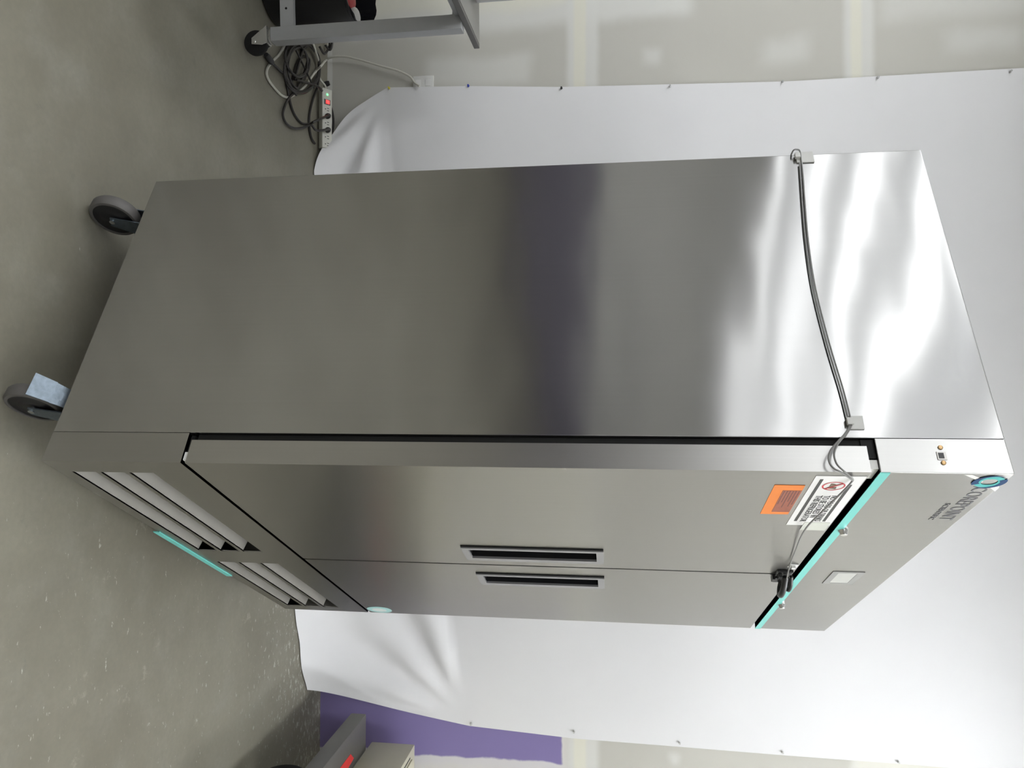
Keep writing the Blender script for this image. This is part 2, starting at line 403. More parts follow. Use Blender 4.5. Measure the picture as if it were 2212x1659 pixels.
for i, (tx, xe) in enumerate((('NO FOOD OR DRINKS', .268), ('TO BE STORED IN', .245), ('THIS REFRIGERATOR', .272))):
    zt = bandt - i*lh
    text_mesh(tx, x0s-.004, xe, zt-lh*.86, zt, -.0014, sign, INK, 'lettering', bold=.004)
# prohibition symbol
R_ = (bandt-bandb)*.48; cX, cZ = cc.x+.004, (bandt+bandb)/2
bm = bmesh.new(); N = 36
for rr0, rr1 in ((R_*.86, R_),):
    prev = None
    ring = []
    for i in range(N):
        a_ = 2*math.pi*i/N; ring.append((bm.verts.new((cX+rr1*math.cos(a_), -.0016, cZ+rr1*math.sin(a_))), bm.verts.new((cX+rr0*math.cos(a_), -.0016, cZ+rr0*math.sin(a_)))))
    for i in range(N): bm.faces.new((ring[i][0], ring[(i+1) % N][0], ring[(i+1) % N][1], ring[i][1]))
finish('prohibition_ring', bm, RED, sign)
bm = bmesh.new(); c45 = math.sqrt(.5)
prism(bm, [(cX-R_*.93*c45-.0012, cZ+R_*.93*c45-.0012), (cX-R_*.93*c45+.0012, cZ+R_*.93*c45+.0012), (cX+R_*.93*c45+.0012, cZ-R_*.93*c45+.0012), (cX+R_*.93*c45-.0012, cZ-R_*.93*c45-.0012)], lambda x, z: (x, -.0024, z), lambda x, z: (x, -.0021, z))
finish('prohibition_slash', bm, RED, sign)
bm = bmesh.new()
dome = [(cX-R_*.62+R_*.3*math.cos(q), cZ-R_*.05+R_*.5*math.sin(q)) for q in [math.pi*i/10 for i in range(11)]]
dome = [(cX-R_*.18+R_*.42*math.cos(q), cZ-R_*.35+R_*.55*math.sin(q)) for q in [math.pi*i/10 for i in range(11)]]
prism(bm, dome, lambda x, z: (x, -.0020, z), lambda x, z: (x, -.0013, z))
prism(bm, [(cX+R_*.3, cZ-R_*.45), (cX+R_*.55, cZ-R_*.45), (cX+R_*.62, cZ+R_*.3), (cX+R_*.26, cZ+R_*.3)], lambda x, z: (x, -.0020, z), lambda x, z: (x, -.0013, z))
finish('food_symbol', bm, plain('brown_ink', (.20, .14, .10), .5), sign)
# clear tape over the end of the sign
bm = bmesh.new(); box(bm, sx1-.02, sx1+.03, -.0020, -.0013, 1.79, 1.843); finish('clear_tape', bm, plain('tape', (.60, .62, .56), .3), fr)
# orange label
bm = bmesh.new(); box(bm, .068, .231, -.0010, -.0001, 1.689, 1.746); orl = tag(finish('orange_label', bm, plain('orange_paper', (.80, .23, .035), .5), fr), 'orange label with dark printed block')
bm = bmesh.new(); box(bm, .094, .216, -.0013, -.0010, 1.7095, 1.7455); finish('printed_block', bm, plain('label_print', (.32, .10, .06), .5, var=.3, vscale=90), orl)
for i in range(6):
    bm = bmesh.new(); z = 1.7125+i*.0056; box(bm, .098, .150+.06*random.random(), -.0016, -.0013, z, z+.0018); finish('printed_line', bm, plain('label_dark', (.16, .06, .05), .5), orl)
# maker's mark: a ring of two teal and two navy crescents, light glints painted as white bands behind, grey lettering
def fpoly(name, pts, mat, parent, y0, y1):
    bm = bmesh.new(); prism(bm, pts, lambda x, z: (x, y0, z), lambda x, z: (x, y1, z)); return finish(name, bm, mat, parent)
TEAL = plain('teal_ink', (.09, .46, .45), .6, spec=.15); NAVY = plain('navy_ink', (.02, .06, .15), .6, spec=.1)
lc = Vector((.036, 0, 2.063)); LR = .0265
glintA = [front(*q) for q in ((2083, 1025), (2100, 1025), (2125, 1036), (2122, 1042))]
glintB = [front(*q) for q in ((2133, 1049), (2158, 1049), (2158, 1053), (2149, 1061))]
glint = fpoly('logo_glint', [(p.x, p.z) for p in glintA], plain('white_glint', (.86, .86, .84), .2), upper, -.0006, -.0001)
fpoly('logo_glint', [(p.x, p.z) for p in glintB], MATS['white_glint'], upper, -.0006, -.0001)
def crescent(a0, a1, r_out, r_in0, r_in1, twist=0):
    o = [(lc.x+r_out*math.cos(a0+(a1-a0)*i/16), lc.z+r_out*math.sin(a0+(a1-a0)*i/16)) for i in range(17)]
    n_ = [(lc.x+(r_in0+(r_in1-r_in0)*i/16)*math.cos(a0+(a1-a0)*i/16), lc.z+(r_in0+(r_in1-r_in0)*i/16)*math.sin(a0+(a1-a0)*i/16)) for i in range(16, -1, -1)]
    return o + n_
dg = math.radians
fpoly('logo_crescent', crescent(dg(20), dg(205), LR*.95, LR*.55, LR*.50), TEAL, upper, -.0012, -.0006)
fpoly('logo_crescent', crescent(dg(200), dg(385), LR*.95, LR*.55, LR*.50), TEAL, upper, -.0012, -.0006)
fpoly('logo_crescent', crescent(dg(-40), dg(120), LR*1.10, LR*1.09, LR*.60), NAVY, upper, -.0016, -.0012)
fpoly('logo_crescent', crescent(dg(140), dg(300), LR*1.10, LR*1.09, LR*.60), NAVY, upper, -.0016, -.0012)
GREYINK = plain('grey_ink', (.19, .19, .20), .6, spec=.1)
text_mesh('COREPOINT', .066, .246, 2.0495, 2.0765, -.0004, upper, GREYINK, 'lettering')
text_mesh('SCIENTIFIC', .150, .246, 2.030, 2.0405, -.0004, upper, GREYINK, 'lettering')
# casters
def make_caster(px, py, brake):
    """swivel caster, origin at its stem on the floor; wheel trails towards -X of the refrigerator"""
    ax = RF @ Vector((.86, -.51, 0)); tr = Vector((-abs(ax.y), 0, 0)) if False else Vector((-ax.y, ax.x, 0))
    if tr.x > 0: tr = -tr
    tr.normalize(); R0 = .0625; wc = Vector((px, py, 0)) + tr*.045 + Vector((0, 0, R0))
    M = Matrix.Translation(wc) @ ax.to_track_quat('Z', 'Y').to_matrix().to_4x4()
    bm = bmesh.new()
    box(bm, px-.05, px+.05, py-.058, py+.058, HB-.006, HB-.0003)
    lathe(bm, [(.030, HB-.022), (.036, HB-.016), (.036, HB-.006)], Matrix.Translation((px, py, 0)), 20)
    for s_ in (-1, 1):
        off = ax*(s_*.022)
        a0 = Vector((px, py, HB-.020)) + off; pts = [a0 + tr*-.028, a0 + tr*.034, wc + off + tr*.014, wc + off - tr*.014 + Vector((0, 0, -.012))]
        for q in (0,):
            vA = [bm.verts.new(p + ax*(s_*.0015)) for p in pts]; vB = [bm.verts.new(p - ax*(s_*.0015)) for p in pts]
            bm.faces.new(vA); bm.faces.new(vB[::-1])
            for i in range(4): bm.faces.new((vA[i], vB[i], vB[(i+1) % 4], vA[(i+1) % 4]))
    a0 = Vector((px, py, HB-.022))
    vs = [bm.verts.new(a0 + tr*p + ax*q + Vector((0, 0, z))) for z in (0, .004) for p, q in ((-.03, -.024), (.036, -.024), (.036, .024), (-.03, .024))]
    for f in ((0,1,2,3), (7,6,5,4), (0,4,5,1), (1,5,6,2), (2,6,7,3), (3,7,4,0)): bm.faces.new([vs[i] for i in f])
    c = finish('caster', bm, ZINC, fr)
    bm = bmesh.new(); lathe(bm, [(.012, -.016), (.030, -.016), (.034, -.013), (.054, -.013), (.054, .013), (.034, .013), (.030, .016), (.012, .016)], M, 32); finish('hub', bm, BLACKP, c, smooth=True)
    bm = bmesh.new(); lathe(bm, [(.052, -.0155), (.059, -.015), (.0625, -.010), (.0625, .010), (.059, .015), (.052, .0155)], M, 32, ring=True)
    finish('wheel', bm, plain('grey_tread', (.11, .105, .10), .6), c, smooth=True)
    bm = bmesh.new(); lathe(bm, [(.0, -.026), (.007, -.026), (.007, .026), (0, .026)], M, 12); finish('axle', bm, plain('zinc_bright', (.62, .66, .7), .25, 1.0), c)
    if brake:
        bm = bmesh.new(); a = wc + Vector((0, 0, .052)) - ax*.004
        n0 = a + tr*.0 + Vector((0, 0, .04)); n1 = a + tr*.075 + Vector((0, 0, -.012))
        for (p0, p1, w0, w1) in ((n0, (n0+n1)/2, .022, .026), ((n0+n1)/2 + Vector((0, 0, .003)), n1, .026, .028)):
            dn = (p1-p0).cross(ax).normalized()*.0018
            vv = [bm.verts.new(p + ax*q + s_*dn) for s_ in (1, -1) for p, q in ((p0, -w0), (p0, w0), (p1, w1), (p1, -w1))]
            for f in ((0,1,2,3), (7,6,5,4), (0,4,5,1), (1,5,6,2), (2,6,7,3), (3,7,4,0)): bm.faces.new([vv[i] for i in f])
        finish('brake_pedal', bm, ZINC, c)
    return c
make_caster(.075, .155, True); make_caster(.072, .72, False); make_caster(W_-.06, .155, True); make_caster(W_-.06, .72, False)

# ------------------------------------------------------------------ cable, clips and lock on the refrigerator
CABLE = plain('grey_cable', (.22, .22, .215), .4)
sc_root = thing('sensor_cable', FO, 'thin doubled grey cable clipped across the steel side panel of the refrigerator', 'cable', AF)
def S(x, y, o=.006): p = side(x, y, -o); return p
def Fp(x, y, o=.006): p = front(x, y, -o); return p
pA = [Vector((.03, .8145+.012, S(1712, 330).z))] + [S(1713, 326, .012), S(1722, 323, .014), S(1728, 327, .010), S(1731, 345), S(1735, 380), S(1739, 440), S(1746, 520), S(1761, 620), S(1791, 740), S(1821, 840), S(1837, 903), S(1840, 915), S(1830, 935, .008), S(1815, 952, .012), S(1805, 968, .014), S(1802, 985, .014), S(1808, 1003, .012), S(1822, 1017, .010), Fp(1838, 1031, .008), Fp(1843, 1037, .004)]
pB = [S(1727, 352), S(1729, 380), S(1733, 440), S(1740, 520), S(1755, 620), S(1785, 740), S(1815, 840), S(1831, 903), S(1836, 917), S(1826, 936, .01), S(1808, 956, .014), S(1795, 972, .016), S(1790, 988, .016), S(1793, 1002, .014), S(1803, 1013, .012), S(1815, 1019, .010), Fp(1836, 1033, .007), Fp(1842, 1038, .003)]
pC = [Fp(1842, 1038, .004), Fp(1830, 1052, .010), Fp(1800, 1082, .016), Fp(1770, 1111, .018), Fp(1745, 1136, .016), Fp(1730, 1160, .014), Fp(1718, 1190, .010), Fp(1709, 1213, .007), Fp(1704, 1230, .014), Fp(1699, 1252, .022)]
for P in (pA, pB, pC): tubeobj('strand', P, .0018, CABLE, sc_root, 8, 6)
CLIP = plain('clear_clip', (.62, .62, .60), .3)
for (q, w_, h_) in (((1738, 341), .017, .020), ((1848, 914), .014, .014)):
    p = side(*q); bm = bmesh.new(); box(bm, -.0035, -.0003, p.y-w_, p.y+w_, p.z-h_, p.z+h_, bev=.0008)
    c = finish('cable_clip', bm, CLIP, sc_root)
    bm = bmesh.new(); box(bm, -.0115, -.0035, p.y-.007, p.y+.007, p.z-h_-.004, p.z-h_+.008, bev=.001); finish('clip_strap', bm, CLIP, c)
p = front(1713, 1220); bm = bmesh.new(); box(bm, p.x-.012, p.x+.012, -.004, -.0004, p.z-.011, p.z+.011, bev=.0008); c = finish('cable_clip', bm, SIGN, sc_root)
bm = bmesh.new(); box(bm, p.x-.009, p.x+.003, -.011, -.004, p.z-.006, p.z+.004, bev=.001); finish('clip_strap', bm, SIGN, c)
lk = thing('door_lock', FO, 'black strap lock across the seam between the two steel doors', 'lock', AF)
bm = bmesh.new(); box(bm, SPL-.045, SPL-.004, -.008, -.0008, 1.802, 1.842, bev=.002); box(bm, SPL-.040, SPL-.012, -.020, -.008, 1.806, 1.814, bev=.002); finish('base_plate', bm, BLACKP, lk)
bm = bmesh.new(); box(bm, SPL+.012, SPL+.055, -.008, -.0008, 1.806, 1.842, bev=.002); finish('catch_plate', bm, BLACKP, lk)
tubeobj('hook', [(SPL-.030, -.016, 1.824), (SPL-.010, -.034, 1.822), (SPL+.02, -.047, 1.820), (SPL+.05, -.042, 1.822), (SPL+.058, -.022, 1.826), (SPL+.05, -.006, 1.830)], .008, BLACKP, lk, 10)
tubeobj('hook', [(SPL-.030, -.014, 1.838), (SPL-.005, -.030, 1.840), (SPL+.025, -.036, 1.840), (SPL+.05, -.022, 1.840), (SPL+.05, -.006, 1.838)], .005, BLACKP, lk, 10)
bm = bmesh.new(); box(bm, SPL-.004, SPL+.022, -.016, -.0015, 1.7965, 1.803, bev=.001); finish('lever', bm, BLACKP, lk)

# ------------------------------------------------------------------ white backdrop cloth
def cloth_mat():
    t = NT('white_cloth'); p = t.pos()
    c = t.mix(t.noise(p, 2.0, 3), (.74, .74, .755), (.80, .80, .81))
    t.set(Base_Color=c, Roughness=.8, Normal=t.bump(t.noise(p, 300, 2), .04, .002)); t.b.inputs['Specular IOR Level'].default_value = .2
    return t.m
def lerp_tab(tab, z):
    if z <= tab[0][0]: return tab[0][1]
    for (a, b), (c, d) in zip(tab, tab[1:]):
        if z <= c: return b + (d-b)*(z-a)/(c-a)
    return tab[-1][1]
LE = [aty(*q) for q in ((838, 190), (1010, 187), (1213, 189), (1700, 177), (2212, 148))]
RE = [aty(*q) for q in ((1015, 1567), (1240, 1594), (1468, 1612), (1690, 1630), (1974, 1651))]
LT = [(p.z, p.x) for p in LE] + [(3.56, LE[-1].x+.03)]; RT = [(p.z, p.x) for p in RE] + [(3.56, RE[-1].x+.02)]
zl_, zr_ = LE[0].z, RE[0].z
NS, NT_, NB = 150, 60, 44
def sm(x): x = max(0, min(1, x)); return x*x*(3-2*x)
botp = [onz(683, 374), Vector((-.75, 3.23, 0)), Vector((-.1, 3.16, 0)), Vector((.5, 3.10, 0)), onz(636, 1318), onz(650, 1400), onz(662, 1490)]
bot = smoothpath(botp, 25)
seg = [0]
for a, b in zip(bot, bot[1:]): seg.append(seg[-1]+(b-a).length)
def bots(s):
    L = s*seg[-1]
    for i in range(len(seg)-1):
        if L <= seg[i+1]: return bot[i].lerp(bot[i+1], (L-seg[i])/max(1e-9, seg[i+1]-seg[i]))
    return bot[-1].copy()
pinL, pinR = LE[0], RE[0]
OFF = .006
grid = []
bm = bmesh.new()
for i in range(NS+1):
    s = i/NS; za = zl_ + (zr_-zl_)*s; col = []
    xa = lerp_tab(LT, za)*(1-s) + lerp_tab(RT, za)*s if False else (pinL.x*(1-s)+pinR.x*s)
    A = Vector((xa, WY-OFF, za)); B = bots(s); B.z = .004
    C1 = Vector((A.x+(B.x-A.x)*.22*(1-s)+(B.x-A.x)*.35*s, WY-.02, A.z*.45)); C2 = Vector((A.x+(B.x-A.x)*.40*(1-s)+(B.x-A.x)*.75*s, WY-.05, A.z*.12))
    for j in range(NB):                                     # lower, loose part: floor up to the line between the pins
        t = 1-j/NB; u_ = 1-t
        P = u_**3*A + 3*u_*u_*t*C1 + 3*u_*t*t*C2 + t**3*B
        P.y = min(P.y, WY-OFF)
        for pin, k, amp, sgn, t0 in ((pinL, 16.0, .040, 1, dg(53)), (pinR, 16.0, .036, -1, dg(47))):
            dx, dz = (P.x-pin.x)*sgn, pin.z-P.z; r = math.hypot(dx, dz)
            if r > 1e-4:
                th = math.atan2(dx, max(dz, 1e-4)); w_ = sm((r-.10)/.30)*(1-sm((r-.6)/.6))
                P.y -= amp*w_*(.5+.5*math.cos(k*(th-t0))) * sm(dz/.10) * sm(th/.25)
        P.z = max(P.z, .004)
        col.append(bm.verts.new(P))
    for j in range(NT_+1):                                  # flat part up the wall
        v = j/NT_; z = za + (3.56-za)*v
        x = lerp_tab(LT, z)*(1-s) + lerp_tab(RT, z)*s
        y = WY-OFF - .010*math.sin(math.pi*s)*(1-v) - .004*(math.sin(9*s+2*z)+1)*sm(v*6)*min(1, 10*s*(1-s))
        fan = 0
        col.append(bm.verts.new((x, y-fan, z)))
    grid.append(col)
for a, b in zip(grid, grid[1:]):
    for j in range(len(a)-1): bm.faces.new((a[j], b[j], b[j+1], a[j+1]))
cl = finish('backdrop_cloth', bm, cloth_mat(), None, smooth=True)
for p_ in cl.data.polygons: p_.use_smooth = True
tag(cl, 'large white backdrop cloth pinned to the drywall behind the refrigerator', 'backdrop')
def pin(q, col, name, label, tilt=0):
    p = aty(*q, Y=WY-.009); bm = bmesh.new()
    lathe(bm, [(.0012, -.004), (.0012, .002), (.0055, .002), (.0055, .0035), (.0032, .0045), (.0026, .010), (.0042, .0115), (.0042, .0135), (0, .0135)], Matrix.Translation(p) @ Matrix.Rotation(math.pi/2, 4, 'X') , 12)
    return tag(finish('push_pin', bm, plain('pin_'+name, col, .3), None, smooth=True), label, 'push pin', 'push pins along the backdrop edges')
pin((1012, 186), (.03, .06, .45), 'blue', 'blue push pin on the backdrop edge above the wall outlet')
pin((1213, 191), (.02, .02, .02), 'black', 'black push pin on the backdrop edge')
pin((841, 191), (.75, .68, .08), 'yellow', 'yellow push pin at the gathered corner of the backdrop')
for q in ((1447, 187), (1690, 177), (1896, 168), (2182, 155)): pin(q, (.42, .42, .42), 'clear', 'grey clear push pin high on the backdrop edge over bare drywall')
pin((1018, 1563), (.55, .55, .54), 'white', 'pale push pin at the backdrop corner beside the purple paint')
for q in ((1240, 1580), (1468, 1604), (1690, 1624), (1940, 1645)): pin(q, (.55, .55, .54), 'white', 'pale push pin on the backdrop edge next to the cream filled drywall')

# ------------------------------------------------------------------ outlet, power strip, cords
o_ = aty(917, 180); ot = thing('wall_outlet', (o_.x, WY, o_.z), 'white wall outlet plate half hidden by the backdrop edge', 'outlet')
bm = bmesh.new(); box(bm, -.035, .035, -.005, -.0003, -.055, .045, bev=.0015); finish('cover_plate', bm, WHITEP, ot, smooth=True)
for z in (-.03, .018): bm = bmesh.new(); box(bm, -.016, .016, -.0065, -.005, z-.013, z+.013, bev=.001); finish('receptacle', bm, SIGN, ot)
WCORD = plain('white_cord', (.62, .61, .55), .45); BCORD = plain('black_cord', (.028, .025, .024), .4)
e0, e1 = onz(692, 199), onz(692, 326)
sd = (e1-e0).normalized(); ang = math.atan2(sd.y, sd.x)
ps = thing('power_strip', ((e0.x+e1.x)/2, (e0.y+e1.y)/2, 0), 'white power strip with lit red switch lying at the wall base', 'power strip', ang)
L2 = (e1-e0).length/2; TILT = Matrix.Translation((0, .0, .004)) @ Matrix.Rotation(math.radians(38), 4, 'X')
def tiltbox(name, b, mat, parent, bev=0): 
    bm = bmesh.new(); box(bm, *b, bev=bev, M=TILT); return finish(name, bm, mat, parent, smooth=bool(bev))
tiltbox('casing', (-L2, L2, -.026, .026, .021, .056), plain('strip_plastic', (.60, .60, .54), .4), ps, bev=.004)
tiltbox('switch_frame', (-L2+.052, -L2+.076, -.016, .016, .0555, .058), BLACKP, ps)
bm = bmesh.new(); box(bm, -L2+.056, -L2+.072, -.008, .010, .057, .0605, M=TILT); finish('rocker_switch', bm, plain('red_lamp', (.7, .02, .02), .3, emit=((1, .02, .02), 1.2)), ps)
bm = bmesh.new(); box(bm, -L2+.024, -L2+.032, -.004, .004, .0555, .058, M=TILT); finish('indicator_light', bm, plain('green_lamp', (.1, .8, .2), .3, emit=((.1, 1, .2), 1.5)), ps)
for i in range(6):
    xo = -L2+.098+i*.033
    if i in (1, 3):
        bm = bmesh.new(); lathe(bm, [(.013, .0555), (.013, .066), (.010, .074), (.007, .078), (0, .078)], TILT @ Matrix.Translation((xo, 0, 0)), 14); finish('plug', bm, BLACKP, ps, smooth=True)
    else:
        bm = bmesh.new()
        box(bm, xo-.007, xo-.0045, -.001, .009, .0555, .0568, M=TILT); box(bm, xo+.0045, xo+.007, -.001, .009, .0555, .0568, M=TILT); box(bm, xo-.002, xo+.002, -.012, -.007, .0555, .0568, M=TILT)
        finish('socket', bm, BLACKP, ps)
psM = Matrix.Translation(ps.location) @ Matrix.Rotation(ang, 4, 'Z')
def G(x, y, z=.006): return onz(x, y, z)
inv = psM.inverted()
plug_end = aty(906, 186, WY-.02)
wc = [psM @ (TILT @ Vector((-L2+.005, 0, .038))), psM @ (TILT @ Vector((-L2-.02, 0, .036))), G(690, 168, .02), G(690, 140, .02), G(683, 115, .025), G(675, 92, .03), G(660, 70, .02), G(635, 72), G(617, 95), G(603, 118), G(588, 133), G(577, 150), G(578, 168), G(593, 190), G(610, 207), G(625, 210), G(642, 201), G(660, 185), G(672, 168), G(684, 152, .02), G(694, 142, .05)]
wc += [aty(703, 131, WY-.03), aty(718, 123, WY-.03), aty(745, 122, WY-.03), aty(780, 130, WY-.025), aty(820, 142, WY-.025), aty(860, 153, WY-.025), aty(885, 165, WY-.02), aty(895, 178, WY-.015), plug_end]
tubeobj('supply_lead', [inv @ p for p in wc], .0052, WCORD, ps, 8, 5)
def cord(pts, label, r=.0056, ends=()):
    t = thing('extension_cord', (pts[0].x, pts[0].y, 0), label, 'cord', group='black cords heaped by the wall')
    tubeobj('lead', [p - t.location for p in pts], r, BCORD, t, 8, 5)
    for (p, d) in ends:
        bm = bmesh.new(); d = d.normalized(); lathe(bm, [(.006, -.03), (.012, -.02), (.013, .02), (.010, .03), (0, .03)], Matrix.Translation(p-t.location) @ d.to_track_quat('Z', 'Y').to_matrix().to_4x4(), 12); finish('plug', bm, BLACKP, t, smooth=True)
    return t
def plugpt(i): return psM @ (TILT @ Vector((-L2+.098+i*.033, -.002, .076)))
cord([plugpt(1), G(680, 262, .05), G(668, 268, .02), G(650, 265), G(635, 245), G(627, 222), G(622, 195), G(617, 165), G(617, 140), G(622, 118), G(632, 103), G(645, 100), G(652, 112), G(640, 150), G(630, 180), G(640, 195), G(655, 175), G(666, 150), G(668, 128), G(655, 122), G(642, 135), G(633, 165)],
     'black power cord plugged nearest the red switch of the power strip, looped on the concrete')
cord([plugpt(3), G(684, 282, .045), G(672, 270, .03), G(655, 276, .012), G(635, 277, .012), G(618, 266, .012), G(611, 248, .012), G(615, 230, .012), G(624, 212, .012), G(640, 195, .014), G(652, 170, .014), G(661, 145, .014), G(664, 125, .014), G(655, 107, .014), G(640, 102, .014), G(627, 118, .014), G(622, 145, .014), G(628, 175, .014), G(643, 190, .014), G(660, 160, .014)],
     'black cord plugged farther from the red switch of the power strip, looped on concrete')
cord([G(680, 310, .008), G(672, 296), G(668, 270), G(669, 245), G(676, 215, .01), G(686, 185, .016), G(691, 150, .022), G(686, 120, .022), G(678, 103, .02), G(668, 98, .02), G(655, 108, .018), G(645, 140, .018), G(636, 172, .018)],
     'black cord running behind the power strip along its near side')
cord([aty(704, 312, WY-.03), aty(716, 290, WY-.025), aty(720, 262, WY-.02), aty(716, 235, WY-.02), aty(706, 212, WY-.025), G(696, 196, .03), G(684, 186, .025), G(660, 178, .02), G(640, 172, .02)],
     'black cord bowing up the wall behind the power strip', ends=((aty(699, 183, WY-.04), Vector((-.3, .1, 1))),))
cord([G(575, 122, .012), G(590, 138, .012), G(605, 153, .012), G(618, 165, .012), G(630, 190, .02), G(640, 205, .02)], 'black cord with a plug lying beside the cart caster', ends=((G(582, 128, .016), G(575, 118)-G(590, 138)),))
cord([G(690, 100, .04), G(700, 116, .05), aty(708, 108, WY-.05), aty(712, 95, WY-.05), aty(708, 80, WY-.06), aty(716, 82, WY-.06), aty(717, 98, WY-.05), aty(712, 108, WY-.05), aty(703, 98, WY-.05)], 'black cord coiled upright against the bare drywall')

def oval(cx_, cy_, rx_, ry_, a0, turns, z, tw=0.0, n=11):
    out = []
    for i in range(int(n*turns)+1):
        a_ = math.radians(a0)+2*math.pi*i/n; k_ = 1-.06*i/n
        x_, y_ = rx_*k_*math.cos(a_), ry_*k_*math.sin(a_); c_, s_ = math.cos(tw), math.sin(tw)
        out.append(G(cx_+x_*c_-y_*s_, cy_+x_*s_+y_*c_, z+.003*(i % 3)))
    return out
cord(oval(652, 148, 40, 56, 200, 2.2, .016, .12), 'black cord lying in wide flat loops on top of the heap')
cord(oval(640, 128, 24, 40, 40, 1.7, .022, -.25) + [G(668, 168, .02), G(678, 190, .02)], 'thin black cord lying in tight loops within the heap', r=.0042)

# ------------------------------------------------------------------ work table on casters, bin, carton
SILVER = plain('silver_paint', (.42, .43, .44), .42, .35)
rt = math.radians(5); tf = onz(1036, 105, .86)
tb = thing('work_table', (tf.x, tf.y, 0), 'dark topped work table with grey square legs on casters', 'table', rt)
# local frame: origin under the far right corner, +x to the right, -y towards the room
TW, TD = 1.25, .95
bm = bmesh.new(); box(bm, -TW, 0, -TD, 0, .838, .86, bev=.002); finish('table_top', bm, plain('dark_laminate', (.10, .095, .09), .35), tb)
bm = bmesh.new(); box(bm, -TW+.01, -.012, -TD+.01, -.012, .8595, .8612); finish('top_surface', bm, plain('grey_laminate', (.22, .215, .20), .35), tb)
bm = bmesh.new(); box(bm, -TW+.03, -.02, -TD+.03, -TD+.06, .80, .838); box(bm, -TW+.03, -.02, -.23, -.20, .80, .838); box(bm, -.05, -.02, -TD+.03, -.20, .815, .838); finish('apron', bm, SILVER, tb)
inv = (Matrix.Translation(tb.location) @ Matrix.Rotation(rt, 4, 'Z')).inverted()
lg = inv @ Vector((-1.402, 2.60, 0)); 
for (lx, ly) in ((lg.x, lg.y), (lg.x, -TD+.05), (-TW+.06, lg.y), (-TW+.06, -TD+.05)):
    bm = bmesh.new(); box(bm, lx-.026, lx+.026, ly-.026, ly+.026, .108, .838, bev=.003); finish('leg', bm, SILVER, tb, smooth=True)
    bm = bmesh.new(); dx, dy = .025, -.012
    lathe(bm, [(.028, .098), (.030, .103), (.030, .108), (0, .108)], Matrix.Translation((lx, ly, 0)), 16)
    lathe(bm, [(.010, .085), (.022, .088), (.022, .098)], Matrix.Translation((lx, ly, 0)), 16)
    for s_ in (-1, 1):
        y_ = ly+dy+s_*.019
        prism(bm, [(lx-.03, .095), (lx+.032, .095), (lx+.040, .078), (lx+dx+.010, .036), (lx+dx-.012, .036)], lambda x, z, y_=y_: (x, y_-.0012, z), lambda x, z, y_=y_: (x, y_+.0012, z))
    box(bm, lx-.03, lx+.034, ly+dy-.020, ly+dy+.020, .092, .096)
    cs = finish('caster', bm, plain('caster_chrome', (.60, .60, .58), .25, .9), tb)
    M = Matrix.Translation((lx+dx, ly+dy, .046)) @ Matrix.Rotation(math.pi/2, 4, 'X')
    bm = bmesh.new(); lathe(bm, [(.010, -.013), (.036, -.013), (.044, -.011), (.046, -.006), (.046, .006), (.044, .011), (.036, .013), (.010, .013)], M, 28); finish('wheel', bm, BLACK, cs, smooth=True)
    bm = bmesh.new(); lathe(bm, [(0, -.023), (.006, -.023), (.006, .023), (0, .023)], M, 12); finish('axle', bm, CHROME, cs)
bm = bmesh.new(); holed(bm, -TW+.09, lg.x-.02, .146, .198, lg.y-.020, lg.y-.017, []); box(bm, -TW+.09, lg.x-.026, lg.y-.017, lg.y-.001, .192, .198); rl = finish('lower_rail', bm, SILVER, tb)
hp = aty(620, 20, 2.58); hl = inv @ hp
bm = bmesh.new(); lathe(bm, [(.0045, 0), (.0045, .0006), (0, .0006)], Matrix.Translation((hl.x, lg.y-.0201, hl.z)) @ Matrix.Rotation(math.pi/2, 4, 'X'), 12); finish('bolt_hole', bm, BLACK, rl)
# waste bin under the table
bx, by = -1.715, 2.81
bn = thing('waste_bin', (bx, by, 0), 'round black plastic waste bin with liner under the work table', 'bin')
def rr(w_, d_, r, z, n=6):
    out = []
    for (sx_, sy_, a0) in ((1, 1, 0), (-1, 1, 90), (-1, -1, 180), (1, -1, 270)):
        for k in range(n+1):
            a_ = math.radians(a0+90*k/n); out.append((sx_*(w_-r)+r*math.cos(a_), sy_*(d_-r)+r*math.sin(a_), z))
    return out
def loft(bm, rings, cap0=True, cap1=False):
    V = [[bm.verts.new(p) for p in r] for r in rings]
    for a, b in zip(V, V[1:]):
        n = len(a)
        for i in range(n): bm.faces.new((a[i], a[(i+1) % n], b[(i+1) % n], b[i]))
    if cap0: bm.faces.new(V[0][::-1])
    if cap1: bm.faces.new(V[-1])
bm = bmesh.new(); lathe(bm, [(0, .0), (.128, .0), (.142, .006), (.150, .020), (.168, .345), (.173, .348), (.173, .358), (.166, .358), (.145, .02), (0, .015)], n=40); finish('shell', bm, BLACKP, bn, smooth=True)
bm = bmesh.new(); NL = 40
ra = [bm.verts.new((.160*math.cos(2*math.pi*i/NL), .160*math.sin(2*math.pi*i/NL), .27)) for i in range(NL)]
rb = [bm.verts.new(((.166+.003*math.sin(i*2.3))*math.cos(2*math.pi*i/NL), (.166+.003*math.sin(i*2.3))*math.sin(2*math.pi*i/NL), .356+.030*sm(.5+.5*math.sin(2*math.pi*i/NL))+.003*math.sin(i*1.7))) for i in range(NL)]
for i in range(NL): bm.faces.new((ra[i], ra[(i+1) % NL], rb[(i+1) % NL], rb[i]))
finish('liner', bm, plain('liner_plastic', (.02, .02, .024), .18), bn, smooth=True)
